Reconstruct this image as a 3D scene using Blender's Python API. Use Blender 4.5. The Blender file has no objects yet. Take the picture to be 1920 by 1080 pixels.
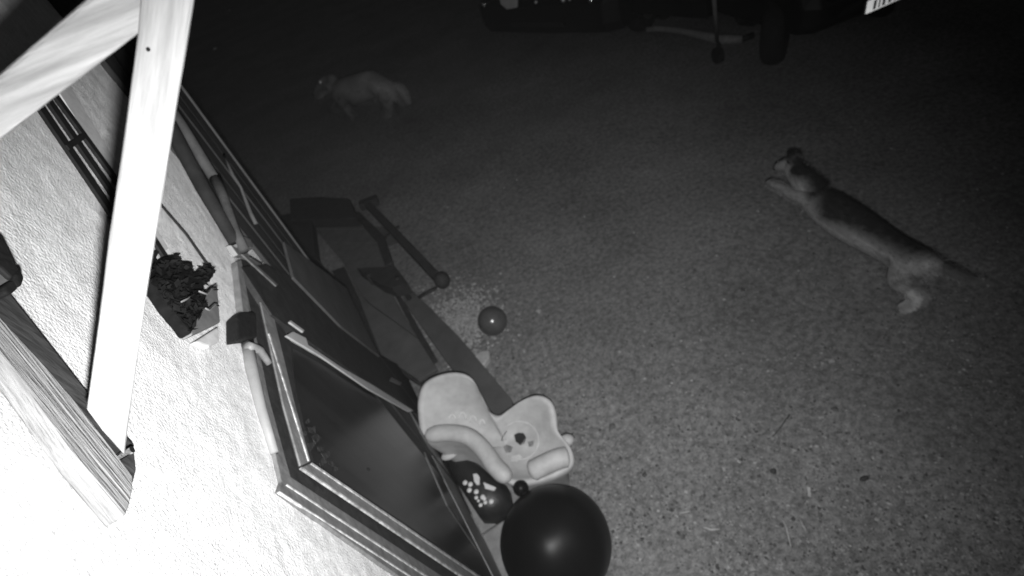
import bpy, bmesh, math, random
from mathutils import Vector, Matrix, noise
from math import radians, sin, cos, tan, pi

random.seed(7)
S = bpy.context.scene
COL = S.collection

# ------------------------------------------------------------------ camera
F_PX, DEP, ROLL, H = 950.0, radians(42), radians(21), 2.5
CAM = Vector((0, 0, H))
_F = Vector((0, cos(DEP), -sin(DEP)))
_R0 = Vector((1, 0, 0))
_D0 = Vector((0, -sin(DEP), -cos(DEP)))
_X = _R0 * cos(ROLL) + _D0 * sin(ROLL)
_Y = _D0 * cos(ROLL) - _R0 * sin(ROLL)
cd = bpy.data.cameras.new('camera')
cam = bpy.data.objects.new('camera', cd)
COL.objects.link(cam)
cd.sensor_fit = 'HORIZONTAL'
cd.sensor_width = 36.0
cd.lens = 36.0 * F_PX / 1920.0
cd.clip_start = 0.01
cd.clip_end = 400
cd.dof.use_dof = True                          # small fixed-focus lens, slightly soft everywhere
cd.dof.focus_distance = 0.5
cd.dof.aperture_fstop = 6.5
m3 = Matrix((_X, -_Y, -_F)).transposed()
cam.matrix_world = Matrix.Translation(CAM) @ m3.to_4x4()
S.camera = cam

# ------------------------------------------------------------------ world: night sky, nearly black
wd = bpy.data.worlds.new('World')
S.world = wd
wd.use_nodes = True
nt = wd.node_tree
bg = nt.nodes['Background']
sky = nt.nodes.new('ShaderNodeTexSky')
sky.sky_type = 'NISHITA'
sky.sun_disc = False
sky.sun_elevation = radians(20)
sky.sun_rotation = radians(160)
bw = nt.nodes.new('ShaderNodeRGBToBW')
nt.links.new(sky.outputs[0], bw.inputs[0])
nt.links.new(bw.outputs[0], bg.inputs[0])
bg.inputs[1].default_value = 0.0045

# ------------------------------------------------------------------ the infrared lamp of the surveillance camera
ld = bpy.data.lights.new('infrared_lamp', 'SPOT')
lamp = bpy.data.objects.new('infrared_lamp', ld)
COL.objects.link(lamp)
LPOS = CAM + _X * 0.007 + _Y * 0.042
lamp.location = LPOS
aim = _F * F_PX + _X * (850 - 960) + _Y * (720 - 540)
lamp.rotation_euler = aim.to_track_quat('-Z', 'Y').to_euler()
ld.spot_size = radians(124)
ld.spot_blend = 1.0
ld.energy = 350
ld.shadow_soft_size = 0.006
ld.use_nodes = True
lnt = ld.node_tree
em = lnt.nodes['Emission']
lf = lnt.nodes.new('ShaderNodeLightFalloff')
lf.inputs['Strength'].default_value = 1.0
lf.inputs['Smooth'].default_value = 1.4
lnt.links.new(lf.outputs['Quadratic'], em.inputs['Strength'])

S.view_settings.view_transform = 'Standard'
S.view_settings.look = 'None'
S.view_settings.exposure = 0
S.view_settings.gamma = 1
S.view_settings.use_curve_mapping = False

# ------------------------------------------------------------------ places: rays, wall frame
def ray(u, v):
    return (_F * F_PX + _X * (u - 960) + _Y * (v - 540)).normalized()

def G(u, v, z=0.0):
    q = ray(u, v)
    return CAM + q * ((z - H) / q.z)

def PL(u, v, p0, nrm):
    q = ray(u, v)
    return CAM + q * (nrm.dot(p0 - CAM) / nrm.dot(q))

AZ = radians(-14)
Wd = Vector((sin(AZ), cos(AZ), 0))           # along the house wall
Nn = Vector((cos(AZ), -sin(AZ), 0))          # out of the house wall
_p = G(870, 940)
DW = (CAM - _p).dot(Nn)                      # camera to wall distance
def L(a, o, z):                              # along, out, height -> world
    return Vector((0, 0, z)) + Wd * a + Nn * (o - DW)
def WP(u, v, o=0.0):                         # a point on the plane o metres out of the wall
    return PL(u, v, L(0, o, 0), Nn)
def pxm(p):
    return F_PX / (p - CAM).dot(_F)

# ------------------------------------------------------------------ materials
def mat(name, c, rough=0.6, spec=0.3, vary=0.25, scale=12, bump=0.0, bscale=60, metal=0.0,
        stretch=(1, 1, 1), detail=6, coat=0.0, rot=(0, 0, 0), c2=None, grain=None):
    m = bpy.data.materials.new(name)
    m.use_nodes = True
    t = m.node_tree
    b = t.nodes['Principled BSDF']
    b.inputs['Roughness'].default_value = rough
    b.inputs['Specular IOR Level'].default_value = spec
    b.inputs['Metallic'].default_value = metal
    if coat:
        b.inputs['Coat Weight'].default_value = coat
        b.inputs['Coat Roughness'].default_value = 0.12
    tc = t.nodes.new('ShaderNodeNewGeometry')
    mp = t.nodes.new('ShaderNodeMapping')
    mp.inputs['Scale'].default_value = stretch
    mp.inputs['Rotation'].default_value = rot
    if grain is not None:
        g = Vector(grain).normalized()
        a = g.orthogonal().normalized(); bb = g.cross(a)
        cx = t.nodes.new('ShaderNodeCombineXYZ')
        for k, (ax_, f_) in enumerate(((a, 1.0), (bb, 1.0), (g, 0.07))):
            dt = t.nodes.new('ShaderNodeVectorMath'); dt.operation = 'DOT_PRODUCT'
            dt.inputs[1].default_value = ax_ * f_
            t.links.new(tc.outputs['Position'], dt.inputs[0])
            t.links.new(dt.outputs['Value'], cx.inputs[k])
        t.links.new(cx.outputs[0], mp.inputs['Vector'])
    else:
        t.links.new(tc.outputs['Position'], mp.inputs['Vector'])
    n = t.nodes.new('ShaderNodeTexNoise')
    n.inputs['Scale'].default_value = scale
    n.inputs['Detail'].default_value = detail
    n.inputs['Roughness'].default_value = 0.65
    t.links.new(mp.outputs[0], n.inputs['Vector'])
    r = t.nodes.new('ShaderNodeValToRGB')
    lo, hi = c * (1 - vary), (c2 if c2 else c * (1 + vary))
    r.color_ramp.elements[0].position = 0.32
    r.color_ramp.elements[1].position = 0.68
    r.color_ramp.elements[0].color = (lo, lo, lo, 1)
    r.color_ramp.elements[1].color = (hi, hi, hi, 1)
    t.links.new(n.outputs['Fac'], r.inputs[0])
    t.links.new(r.outputs[0], b.inputs['Base Color'])
    if bump:
        n2 = t.nodes.new('ShaderNodeTexNoise')
        n2.inputs['Scale'].default_value = bscale
        n2.inputs['Detail'].default_value = 5
        t.links.new(mp.outputs[0], n2.inputs['Vector'])
        bp = t.nodes.new('ShaderNodeBump')
        bp.inputs['Strength'].default_value = bump
        bp.inputs['Distance'].default_value = 0.01
        t.links.new(n2.outputs['Fac'], bp.inputs['Height'])
        t.links.new(bp.outputs[0], b.inputs['Normal'])
    return m

M = {}
M['render'] = mat('wall_render', 0.64, 0.9, 0.1, 0.13, 60, 0.34, 300, c2=0.76)
def _on(u, v): return PL(u, v, L(0.355, 0, 0), Wd)
M['wood'] = mat('weathered_batten', 0.37, 0.75, 0.2, 0.3, 160, 0.25, 320, grain=_on(312, 0) - _on(205, 780))
M['wood_arm'] = mat('weathered_arm_batten', 0.42, 0.75, 0.2, 0.3, 160, 0.3, 320, grain=Nn)
M['wood_post'] = mat('rough_sawn_batten', 0.26, 0.85, 0.1, 0.3, 170, 0.5, 340, grain=WP(200, 850) - WP(20, 630))
M['conduit'] = mat('pale_conduit', 0.2, 0.6, 0.3, 0.1, 30)
M['wood_dark'] = mat('dark_side_batten', 0.045, 0.8, 0.1, 0.4, 60, 0.3, 110, stretch=(1, 1, 0.3))
M['frame'] = mat('painted_frame', 0.16, 0.5, 0.4, 0.3, 30, 0.12, 80)
M['frame_side'] = mat('painted_frame_grey', 0.13, 0.55, 0.3, 0.3, 40, 0.15, 80)
M['bead'] = mat('bright_bead', 0.4, 0.5, 0.3, 0.6, 45, 0.1, 80)
M['seal'] = mat('dark_rebate', 0.022, 0.8, 0.2, 0.4, 40, 0.1, 80)
M['strip'] = mat('pale_edge_strip', 0.45, 0.5, 0.4, 0.1, 30)
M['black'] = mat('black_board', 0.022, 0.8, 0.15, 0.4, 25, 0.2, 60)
M['darkboard'] = mat('darkening_boards', 0.028, 0.8, 0.15, 0.4, 20, 0.3, 50, stretch=(1, 1, 0.2))
M['iron'] = mat('black_iron', 0.012, 0.7, 0.15, 0.3, 60, 0.2, 140)
M['pipe'] = mat('pale_pipe', 0.05, 0.75, 0.2, 0.25, 30, 0.1, 80)
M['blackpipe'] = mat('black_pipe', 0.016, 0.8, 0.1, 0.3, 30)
M['trough'] = mat('grey_trough', 0.14, 0.6, 0.3, 0.2, 50)
M['leafdark'] = mat('dark_leaf', 0.007, 0.9, 0.05, 0.5, 50)
M['batten_pale'] = mat('pale_batten', 0.5, 0.7, 0.2, 0.15, 50)
M['deck'] = mat('grey_deck_board', 0.068, 0.75, 0.2, 0.2, 14, 0.2, 40, stretch=(0.5, 0.5, 1))
M['deckdark'] = mat('dark_frame_wood', 0.024, 0.75, 0.2, 0.3, 20, 0.2, 60)
M['cartbed'] = mat('grey_cart_bed', 0.075, 0.8, 0.1, 0.2, 14, 0.1, 40)
M['plastic'] = mat('pale_moulded_plastic', 0.35, 0.58, 0.3, 0.14, 16, 0.05, 60)
M['print'] = mat('faded_print', 0.15, 0.5, 0.3, 0.6, 60)
M['printdark'] = mat('dark_print', 0.02, 0.4, 0.4, 0.2, 40)
M['rubber'] = mat('black_rubber', 0.004, 0.36, 0.08, 0.3, 5, 0.25, 5, stretch=(1.2, 0.35, 0.5))
M['bag'] = mat('black_bag', 0.012, 0.5, 0.35, 0.3, 30, 0.4, 25)
M['spot'] = mat('white_spot', 0.5, 0.5, 0.3, 0.1, 30)
M['ballskin'] = mat('grey_ball_skin', 0.055, 0.22, 0.5, 0.3, 9, 0.05, 40)
M['slab'] = mat('paving_slab', 0.17, 0.85, 0.15, 0.2, 18, 0.3, 90)
M['palestone'] = mat('pale_stone', 0.32, 0.8, 0.2, 0.2, 25, 0.3, 60)
M['stonewhite'] = mat('white_pebble', 0.8, 0.6, 0.3, 0.05, 25)
M['straw'] = mat('pale_straw', 0.34, 0.7, 0.2, 0.2, 60)
M['twig'] = mat('dark_twig', 0.04, 0.8, 0.1, 0.2, 60)
M['carpaint'] = mat('dark_car_paint', 0.006, 0.5, 0.2, 0.1, 5)
M['glass'] = mat('dark_car_glass', 0.006, 0.08, 0.5, 0.1, 5)
M['tyre'] = mat('tyre_rubber', 0.012, 0.85, 0.2, 0.3, 40)
M['rim'] = mat('dull_rim', 0.08, 0.4, 0.5, 0.2, 20, metal=0.5)
M['chrome'] = mat('bright_chrome', 0.7, 0.15, 0.5, 0.05, 20, metal=1.0)
M['galv'] = mat('galvanised_steel', 0.14, 0.6, 0.3, 0.3, 25)
M['bumper'] = mat('pale_bumper', 0.5, 0.5, 0.4, 0.1, 10)
M['plate'] = mat('reflective_plate', 0.9, 0.36, 0.6, 0.03, 8, metal=1.0)
M['plateink'] = mat('plate_ink', 0.5, 0.6, 0.2, 0.1, 8)

def door_glass():
    m = mat('door_glass', 0.008, 0.3, 0.12, 0.7, 22, 0.03, 30, c2=0.02, grain=WP(900, 1080, .03) - WP(600, 872, .03))
    return m
M['doorglass'] = door_glass()
M['scuff'] = mat('dry_scuff', 0.035, 0.8, 0.1, 0.8, 90)
M['glint'] = mat('shiny_pale_thing', 0.85, 0.45, 0.6, 0.03, 20, metal=0.9)

def ground_mat():
    m = bpy.data.materials.new('gravelly_ground')
    m.use_nodes = True
    t = m.node_tree
    b = t.nodes['Principled BSDF']
    b.inputs['Roughness'].default_value = 0.95
    b.inputs['Specular IOR Level'].default_value = 0.1
    g = t.nodes.new('ShaderNodeNewGeometry')
    def nz(scale, det, lo, hi, a, bb):
        n = t.nodes.new('ShaderNodeTexNoise')
        n.inputs['Scale'].default_value = scale
        n.inputs['Detail'].default_value = det
        n.inputs['Roughness'].default_value = 0.7
        t.links.new(g.outputs['Position'], n.inputs['Vector'])
        r = t.nodes.new('ShaderNodeMapRange')
        r.inputs['From Min'].default_value = lo
        r.inputs['From Max'].default_value = hi
        r.inputs['To Min'].default_value = a
        r.inputs['To Max'].default_value = bb
        t.links.new(n.outputs['Fac'], r.inputs['Value'])
        return n, r
    _, big = nz(0.9, 6, 0.32, 0.68, 0.74, 1.26)
    _, mid = nz(30, 4, 0.36, 0.64, 0.66, 1.34)
    fn, fine = nz(110, 4, 0.34, 0.66, 0.7, 1.3)
    def mul(a, bnode):
        x = t.nodes.new('ShaderNodeMath'); x.operation = 'MULTIPLY'
        t.links.new(a.outputs[0], x.inputs[0]); t.links.new(bnode.outputs[0], x.inputs[1])
        return x
    p = mul(mul(big, mid), fine)
    x = t.nodes.new('ShaderNodeMath'); x.operation = 'MULTIPLY'; x.inputs[1].default_value = 0.155
    t.links.new(p.outputs[0], x.inputs[0])
    t.links.new(x.outputs[0], b.inputs['Base Color'])
    bp = t.nodes.new('ShaderNodeBump')
    bp.inputs['Strength'].default_value = 0.5
    bp.inputs['Distance'].default_value = 0.006
    t.links.new(fn.outputs['Fac'], bp.inputs['Height'])
    t.links.new(bp.outputs[0], b.inputs['Normal'])
    return m
M['ground'] = ground_mat()

def attr_mat(name, attr, c0, c1, rough=0.9, nscale=40, namp=0.35):
    m = bpy.data.materials.new(name)
    m.use_nodes = True
    t = m.node_tree
    b = t.nodes['Principled BSDF']
    b.inputs['Roughness'].default_value = rough
    b.inputs['Specular IOR Level'].default_value = 0.15
    a = t.nodes.new('ShaderNodeAttribute'); a.attribute_name = attr
    g = t.nodes.new('ShaderNodeNewGeometry')
    n = t.nodes.new('ShaderNodeTexNoise'); n.inputs['Scale'].default_value = nscale
    t.links.new(g.outputs['Position'], n.inputs['Vector'])
    r = t.nodes.new('ShaderNodeMapRange')
    r.inputs['To Min'].default_value = -namp; r.inputs['To Max'].default_value = namp
    t.links.new(n.outputs['Fac'], r.inputs['Value'])
    ad = t.nodes.new('ShaderNodeMath'); ad.operation = 'ADD'; ad.use_clamp = True
    t.links.new(a.outputs['Fac'], ad.inputs[0]); t.links.new(r.outputs[0], ad.inputs[1])
    cr = t.nodes.new('ShaderNodeValToRGB')
    cr.color_ramp.elements[0].color = (c0, c0, c0, 1)
    cr.color_ramp.elements[1].color = (c1, c1, c1, 1)
    t.links.new(ad.outputs[0], cr.inputs[0])
    t.links.new(cr.outputs[0], b.inputs['Base Color'])
    return m
M['fur1'] = attr_mat('dog_coat_with_back_shadow', 'shade', 0.42, 0.012, namp=0.1)
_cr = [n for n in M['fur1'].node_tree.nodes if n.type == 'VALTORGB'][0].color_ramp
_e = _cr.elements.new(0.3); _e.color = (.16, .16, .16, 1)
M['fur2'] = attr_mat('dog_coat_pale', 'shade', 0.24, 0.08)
M['gravel'] = attr_mat('gravel_chips', 'shade', 0.05, 0.34, namp=0.05)

# ------------------------------------------------------------------ object helpers
ORG = {}
def obj(name, verts, faces, m, parent=None, smooth=False, bevel=0.0):
    vs = [Vector(v) for v in verts]
    lo = Vector((min(v.x for v in vs), min(v.y for v in vs), min(v.z for v in vs)))
    hi = Vector((max(v.x for v in vs), max(v.y for v in vs), max(v.z for v in vs)))
    c = Vector(((lo.x + hi.x) / 2, (lo.y + hi.y) / 2, lo.z))
    me = bpy.data.meshes.new(name)
    me.from_pydata([v - c for v in vs], [], faces)
    bm = bmesh.new(); bm.from_mesh(me)
    bmesh.ops.recalc_face_normals(bm, faces=bm.faces)
    if bevel:
        bmesh.ops.bevel(bm, geom=[e for e in bm.edges if len(e.link_faces) == 2 and e.calc_face_angle(0) > 0.5],
                        offset=bevel, segments=2, affect='EDGES', profile=0.5)
    bm.to_mesh(me); bm.free()
    if smooth:
        for p in me.polygons: p.use_smooth = True
    me.materials.append(m)
    o = bpy.data.objects.new(name, me)
    COL.objects.link(o)
    if parent:
        o.parent = parent
        o.location = c - ORG[parent.name]
    else:
        o.location = c
    ORG[o.name] = c
    return o

def tag(o, label=None, cat=None, group=None, kind=None):
    if label: o['label'] = label
    if cat: o['category'] = cat
    if group: o['group'] = group
    if kind: o['kind'] = kind
    return o

def thing(name, loc, label, cat, group=None):
    o = bpy.data.objects.new(name, None)
    o.empty_display_size = 0.1
    COL.objects.link(o)
    o.location = loc
    ORG[o.name] = Vector(loc)
    return tag(o, label, cat, group)

class MB:
    def __init__(s): s.v = []; s.f = []
    def add(s, vs, fs):
        k = len(s.v); s.v += [Vector(v) for v in vs]
        s.f += [tuple(i + k for i in f) for f in fs]; return s
    def prism(s, pts, d):
        n = len(pts); pts = [Vector(p) for p in pts]
        fs = [tuple(range(n)), tuple(range(2 * n - 1, n - 1, -1))]
        fs += [(i, (i + 1) % n, n + (i + 1) % n, n + i) for i in range(n)]
        return s.add(pts + [p + d for p in pts], fs)
    def tube(s, pts, r, seg=10):
        pts = [Vector(p) for p in pts]; n = len(pts); vs = []; fs = []
        rs = r if isinstance(r, (list, tuple)) else [r] * n
        prev = None
        for i, p in enumerate(pts):
            t = (pts[min(i + 1, n - 1)] - pts[max(i - 1, 0)]).normalized()
            a = prev if prev else (Vector((0, 0, 1)) if abs(t.z) < 0.9 else Vector((1, 0, 0)))
            x = (a - t * a.dot(t)).normalized(); y = t.cross(x); prev = x
            for k in range(seg):
                an = 2 * pi * k / seg
                vs.append(p + (x * cos(an) + y * sin(an)) * rs[i])
        for i in range(n - 1):
            for k in range(seg):
                fs.append((i * seg + k, i * seg + (k + 1) % seg, (i + 1) * seg + (k + 1) % seg, (i + 1) * seg + k))
        fs.append(tuple(range(seg - 1, -1, -1))); fs.append(tuple(range((n - 1) * seg, n * seg)))
        return s.add(vs, fs)
    def ball(s, c, r, seg=24, rings=14, sc=(1, 1, 1)):
        c = Vector(c); vs = [c + Vector((0, 0, r * sc[2]))]; fs = []
        for i in range(1, rings):
            th = pi * i / rings
            for k in range(seg):
                ph = 2 * pi * k / seg
                vs.append(c + Vector((r * sc[0] * sin(th) * cos(ph), r * sc[1] * sin(th) * sin(ph), r * sc[2] * cos(th))))
        vs.append(c - Vector((0, 0, r * sc[2])))
        for k in range(seg): fs.append((0, 1 + k, 1 + (k + 1) % seg))
        for i in range(rings - 2):
            for k in range(seg):
                a = 1 + i * seg
                fs.append((a + k, a + seg + k, a + seg + (k + 1) % seg, a + (k + 1) % seg))
        a = 1 + (rings - 2) * seg
        for k in range(seg): fs.append((a + k, len(vs) - 1, a + (k + 1) % seg))
        return s.add(vs, fs)
    def box(s, c, x, y, z):
        c = Vector(c)
        vs = [c + x * i + y * j + z * k for k in (-1, 1) for j in (-1, 1) for i in (-1, 1)]
        return s.add(vs, [(0, 1, 3, 2), (4, 6, 7, 5), (0, 4, 5, 1), (2, 3, 7, 6), (0, 2, 6, 4), (1, 5, 7, 3)])
    def build(s, name, m, parent=None, smooth=False, bevel=0.0):
        return obj(name, s.v, s.f, m, parent, smooth, bevel)

def wprism(name, px, o_front, o_back, m, parent, bevel=0.001):
    pts = [WP(u, v, o_front) for u, v in px]
    return MB().prism(pts, Nn * (o_back - o_front)).build(name, m, parent, bevel=bevel)

def wbar(p0, p1, w0, w1):
    """four pixel corners of a straight bar seen from p0 to p1 with widths w0, w1"""
    d = Vector((p1[0] - p0[0], p1[1] - p0[1])).normalized()
    n = Vector((-d.y, d.x))
    return [(p0[0] + n.x * w0 / 2, p0[1] + n.y * w0 / 2), (p1[0] + n.x * w1 / 2, p1[1] + n.y * w1 / 2),
            (p1[0] - n.x * w1 / 2, p1[1] - n.y * w1 / 2), (p0[0] - n.x * w0 / 2, p0[1] - n.y * w0 / 2)]

Zv = Vector((0, 0, 1))
X1, Y1 = Vector((1, 0, 0)), Vector((0, 1, 0))

# ------------------------------------------------------------------ ground
def ground():
    # finer near the house, reaching the horizon, with slight unevenness
    xs = [-70, -40, -25, -12] + [-6 + 0.25 * i for i in range(57)] + [12, 25, 40, 70]
    ys = [-40, -20, -8, -3] + [-1 + 0.25 * i for i in range(53)] + [16, 25, 50, 90]
    vs = []
    for y in ys:
        for x in xs:
            amp = 0.012 if (abs(x) < 8 and -1 < y < 12) else 0.0
            vs.append((x, y, amp * noise.noise(Vector((x * 0.9, y * 0.9, 3)))  - 0.006 if amp else -0.006))
    nx = len(xs)
    fs = [(j * nx + i, j * nx + i + 1, (j + 1) * nx + i + 1, (j + 1) * nx + i) for j in range(len(ys) - 1) for i in range(nx - 1)]
    o = obj('ground', vs, fs, M['ground'], smooth=True)
    tag(o, kind='structure')
ground()

def chips(name, pts, label_kind):
    vs, fs, sh = [], [], []
    for (x, y, r, c) in pts:
        k = len(vs)
        a = random.random() * 6.28
        e = [r * random.uniform(0.5, 1.3) for _ in range(4)]
        z = -0.004 + 0.006 * noise.noise(Vector((x, y, 0)))
        for q in range(4):
            vs.append((x + e[q] * cos(a + q * 1.57), y + e[q] * sin(a + q * 1.57), z + r * random.uniform(0, .25)))
        vs.append((x + r * .2 * random.uniform(-1, 1), y, z + r * random.uniform(.4, .9)))
        for q in range(4): fs.append((k + q, k + (q + 1) % 4, k + 4))
        sh += [c] * 5
    me = bpy.data.meshes.new(name)
    me.from_pydata(vs, [], fs)
    at = me.attributes.new('shade', 'FLOAT', 'POINT')
    at.data.foreach_set('value', sh)
    me.materials.append(M['gravel'])
    o = bpy.data.objects.new(name, me); COL.objects.link(o)
    tag(o, kind='stuff')
    return o

pts = []
while len(pts) < 26000:
    u, v = random.uniform(560, 1960), random.uniform(200, 1120)
    if random.random() > ((v - 150) / 900) ** 0.5: continue
    p = G(u, v)
    if (p - CAM).dot(Nn) < -DW + 0.05: continue
    r = min(0.011, random.lognormvariate(-5.6, 0.5))
    c = random.random()
    c = c * 0.5 if c < 0.8 else (0.5 + (c - 0.8) * 2.2)
    if random.random() < .004: r *= random.uniform(1.8, 3)
    pts.append((p.x, p.y, r, c))
chips('gravel', pts, 'stuff')
pts = []
for i in range(1500):                                 # coarser pale chips lying by the football
    u, v = random.gauss(868, 34), random.gauss(598, 30)
    p = G(u, v)
    pts.append((p.x, p.y, random.uniform(0.006, 0.017), random.uniform(0.5, 1.0)))
chips('gravel_patch', pts, 'stuff')

# ------------------------------------------------------------------ house
A_END = 1.99
house = thing('house', L(0.6, -0.1, 0), 'rendered house wall with a glazed door, pipes and added darkening boards on the left', 'house')
# wall: a finely divided rough face on a thick wall
def wall():
    a0, a1, z0, z1 = -1.2, A_END - 0.02, -0.05, 3.4
    da = 0.02
    na, nz = int((a1 - a0) / da), int((z1 - z0) / da)
    vs, fs = [], []
    for j in range(nz + 1):
        for i in range(na + 1):
            a, z = a0 + (a1 - a0) * i / na, z0 + (z1 - z0) * j / nz
            o = 0.0016 * (noise.noise(Vector((a * 14, z * 14, 1))) + .7 * noise.noise(Vector((a * 31, z * 31, 1))) - 0.8)
            vs.append(L(a, o, z))
    for j in range(nz):
        for i in range(na):
            k = j * (na + 1) + i
            fs.append((k, k + 1, k + na + 2, k + na + 1))
    base = len(vs)
    vs += [L(a, -2.5, z) for z in (z0, z1) for a in (a0, a1)]
    c = [0, na, nz * (na + 1), nz * (na + 1) + na]
    fs += [(base, base + 1, base + 3, base + 2)]
    bot = list(range(0, na + 1)); top = [c[2] + i for i in range(na + 1)]
    lef = [j * (na + 1) for j in range(nz + 1)]; rig = [j * (na + 1) + na for j in range(nz + 1)]
    fs += [tuple(bot + [base + 1, base]), tuple(top + [base + 3, base + 2]), tuple(lef + [base + 2, base]), tuple(rig + [base + 3, base + 1])]
    obj('wall', vs, fs, M['render'], house, smooth=False)
wall()

# dark boards added before the corner to darken the too bright lit wall
def zrange(a):
    return 0.02, 3.38
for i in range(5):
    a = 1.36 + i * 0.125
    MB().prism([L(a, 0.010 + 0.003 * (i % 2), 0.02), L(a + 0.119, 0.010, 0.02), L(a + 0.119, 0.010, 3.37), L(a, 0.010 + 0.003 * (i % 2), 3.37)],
               Nn * -0.02).build('darkening_board', M['darkboard'], house, bevel=0.003)
MB().prism([L(1.980, 0.016, 0.02), L(2.0, 0.016, 0.02), L(2.0, 0.016, 3.38), L(1.980, 0.016, 3.38)], Nn * -0.05).build('corner_trim', M['deck'], house, bevel=0.003)

# door casing, seen from above: head runs up-left, near jamb runs down-right
cas = wprism('door_casing', [(446, 486), (451, 486), (505, 745), (545, 893), (905, 1130), (790, 1110), (522, 921), (528, 903), (498, 770)], 0.005, -0.01, M['frame_side'], house, 0.002)
def bead(p, q, w, o, par, name='bead'):
    return wprism(name, wbar(p, q, w, w), o, o - 0.004, M['bead'], par, 0.0006)
bead((538, 908), (840, 1106), 3, 0.0065, cas)
bead((524, 921), (810, 1106), 2.5, 0.0065, cas)
wprism('rebate', [(449, 486), (470, 486), (532, 760), (564, 873), (925, 1125), (880, 1125), (545, 893), (503, 745)], 0.0025, -0.012, M['seal'], house, 0.001)

# the door leaf
door = wprism('door', [(468, 478), (492, 492), (520, 600), (545, 640), (775, 772), (950, 1090), (960, 1125), (925, 1120), (564, 873), (532, 760)], 0.007, -0.006, M['seal'], house, 0.001)
tag(door, 'dark glazed door leaf with bright edge beads')
wprism('door_rail', [(470, 482), (490, 494), (553, 755), (583, 865), (564, 873), (532, 760)], 0.010, 0.006, M['frame'], door, 0.002)
wprism('door_rail', [(566, 876), (584, 867), (940, 1108), (905, 1108)], 0.010, 0.006, M['frame'], door, 0.002)
wprism('door_rail', [(768, 770), (782, 775), (960, 1110), (938, 1106)], 0.012, 0.006, M['frame'], door, 0.002)
bead((505, 625), (580, 864), 2.5, 0.0115, door)
bead((565, 876), (905, 1106), 3, 0.0115, door)
bead((584, 868), (938, 1108), 3.5, 0.0115, door)
wprism('glass_pane', [(547, 652), (768, 776), (936, 1100), (590, 868), (556, 740)], 0.0085, 0.006, M['doorglass'], door, 0)
rs = random.Random(4)
for (u, v, r) in ((572, 812, 8), (586, 806, 10), (594, 822, 9), (600, 842, 9), (612, 852, 10), (584, 836, 9), (622, 868, 9), (604, 866, 11), (578, 790, 6), (628, 880, 7), (690, 880, 4), (660, 700, 3)):
    px = [(u + r * rs.uniform(.4, 1.2) * cos(k * .9), v + r * rs.uniform(.4, 1.3) * sin(k * .9)) for k in range(7)]
    wprism('scuff', px, 0.0090, 0.0083, M['scuff'], door, 0)
wprism('glazing_strip', wbar((796, 848), (840, 948), 2, 3), 0.011, 0.008, M['frame'], door, 0.0004)
wprism('glazing_strip', wbar((840, 948), (895, 1030), 3, 2), 0.011, 0.008, M['deck'], door, 0.0004)
es = wprism('edge_strip', [(536, 629), (550, 621), (574, 633), (578, 646), (640, 688), (700, 722), (776, 770), (766, 772), (690, 729), (600, 667)], 0.021, 0.0158, M['strip'], door, 0.002)
wprism('latch', wbar((544, 602), (570, 621), 4, 4), 0.021, 0.016, M['strip'], door, 0.001)
wprism('latch', wbar((733, 710), (752, 720), 7, 5), 0.021, 0.016, M['frame'], door, 0.001)
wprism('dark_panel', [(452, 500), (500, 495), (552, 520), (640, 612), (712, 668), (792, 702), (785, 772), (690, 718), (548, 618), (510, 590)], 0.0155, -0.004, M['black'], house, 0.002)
wprism('closer_arm', wbar((455, 475), (520, 535), 4, 4), 0.020, 0.016, M['frame_side'], house, 0.001)
wprism('closer_bracket', [(440, 452), (454, 441), (470, 448), (476, 466), (462, 462), (450, 462)], 0.022, 0.01, M['frame'], house, 0.002)
wprism('hinge_plate', [(432, 458), (444, 465), (452, 461), (458, 466), (470, 484), (458, 480), (446, 478)], 0.016, 0.004, M['frame'], house, 0.001)
# pipes
wprism('lead_strip', [(444, 490), (453, 486), (466, 560), (468, 588), (456, 590)], 0.014, 0.0, M['frame'], house, 0.002)
def wtube(name, pp, rpx, o, m, par):
    P = [WP(u, v, o) for u, v in pp]
    rr = [rpx[i] / pxm(P[i]) for i in range(len(P))]
    return MB().tube(P, rr, 12).build(name, m, par, smooth=True)
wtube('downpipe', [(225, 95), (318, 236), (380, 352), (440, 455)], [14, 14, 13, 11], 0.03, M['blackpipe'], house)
wtube('downpipe', [(300, 175), (342, 240), (408, 345)], [10, 11, 9], 0.04, M['pipe'], house)
wtube('downpipe', [(404, 336), (420, 372), (442, 432), (458, 470)], [11, 8, 7, 9], 0.042, M['pipe'], house)
wtube('wall_cable', [(250, 318), (300, 382), (350, 440), (396, 506)], [2.2, 2.2, 2.2, 2.4], 0.008, M['iron'], house)
wtube('thin_conduit', [(420, 290), (437, 330), (452, 352), (470, 400), (480, 420)], [2, 3, 2.5, 3.5, 3.5], 0.03, M['deck'], house)
jb = wprism('junction_box', [(444, 592), (452, 584), (474, 584), (482, 592), (483, 632), (446, 636)], 0.022, 0.0, M['iron'], house, 0.004)
wtube('conduit', [(462, 640), (470, 690), (490, 770), (514, 850)], [13, 12, 10, 8], 0.004, M['conduit'], house)
wtube('conduit', [(466, 650), (486, 656), (505, 682)], [9, 8, 6], 0.012, M['frame'], house)

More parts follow.
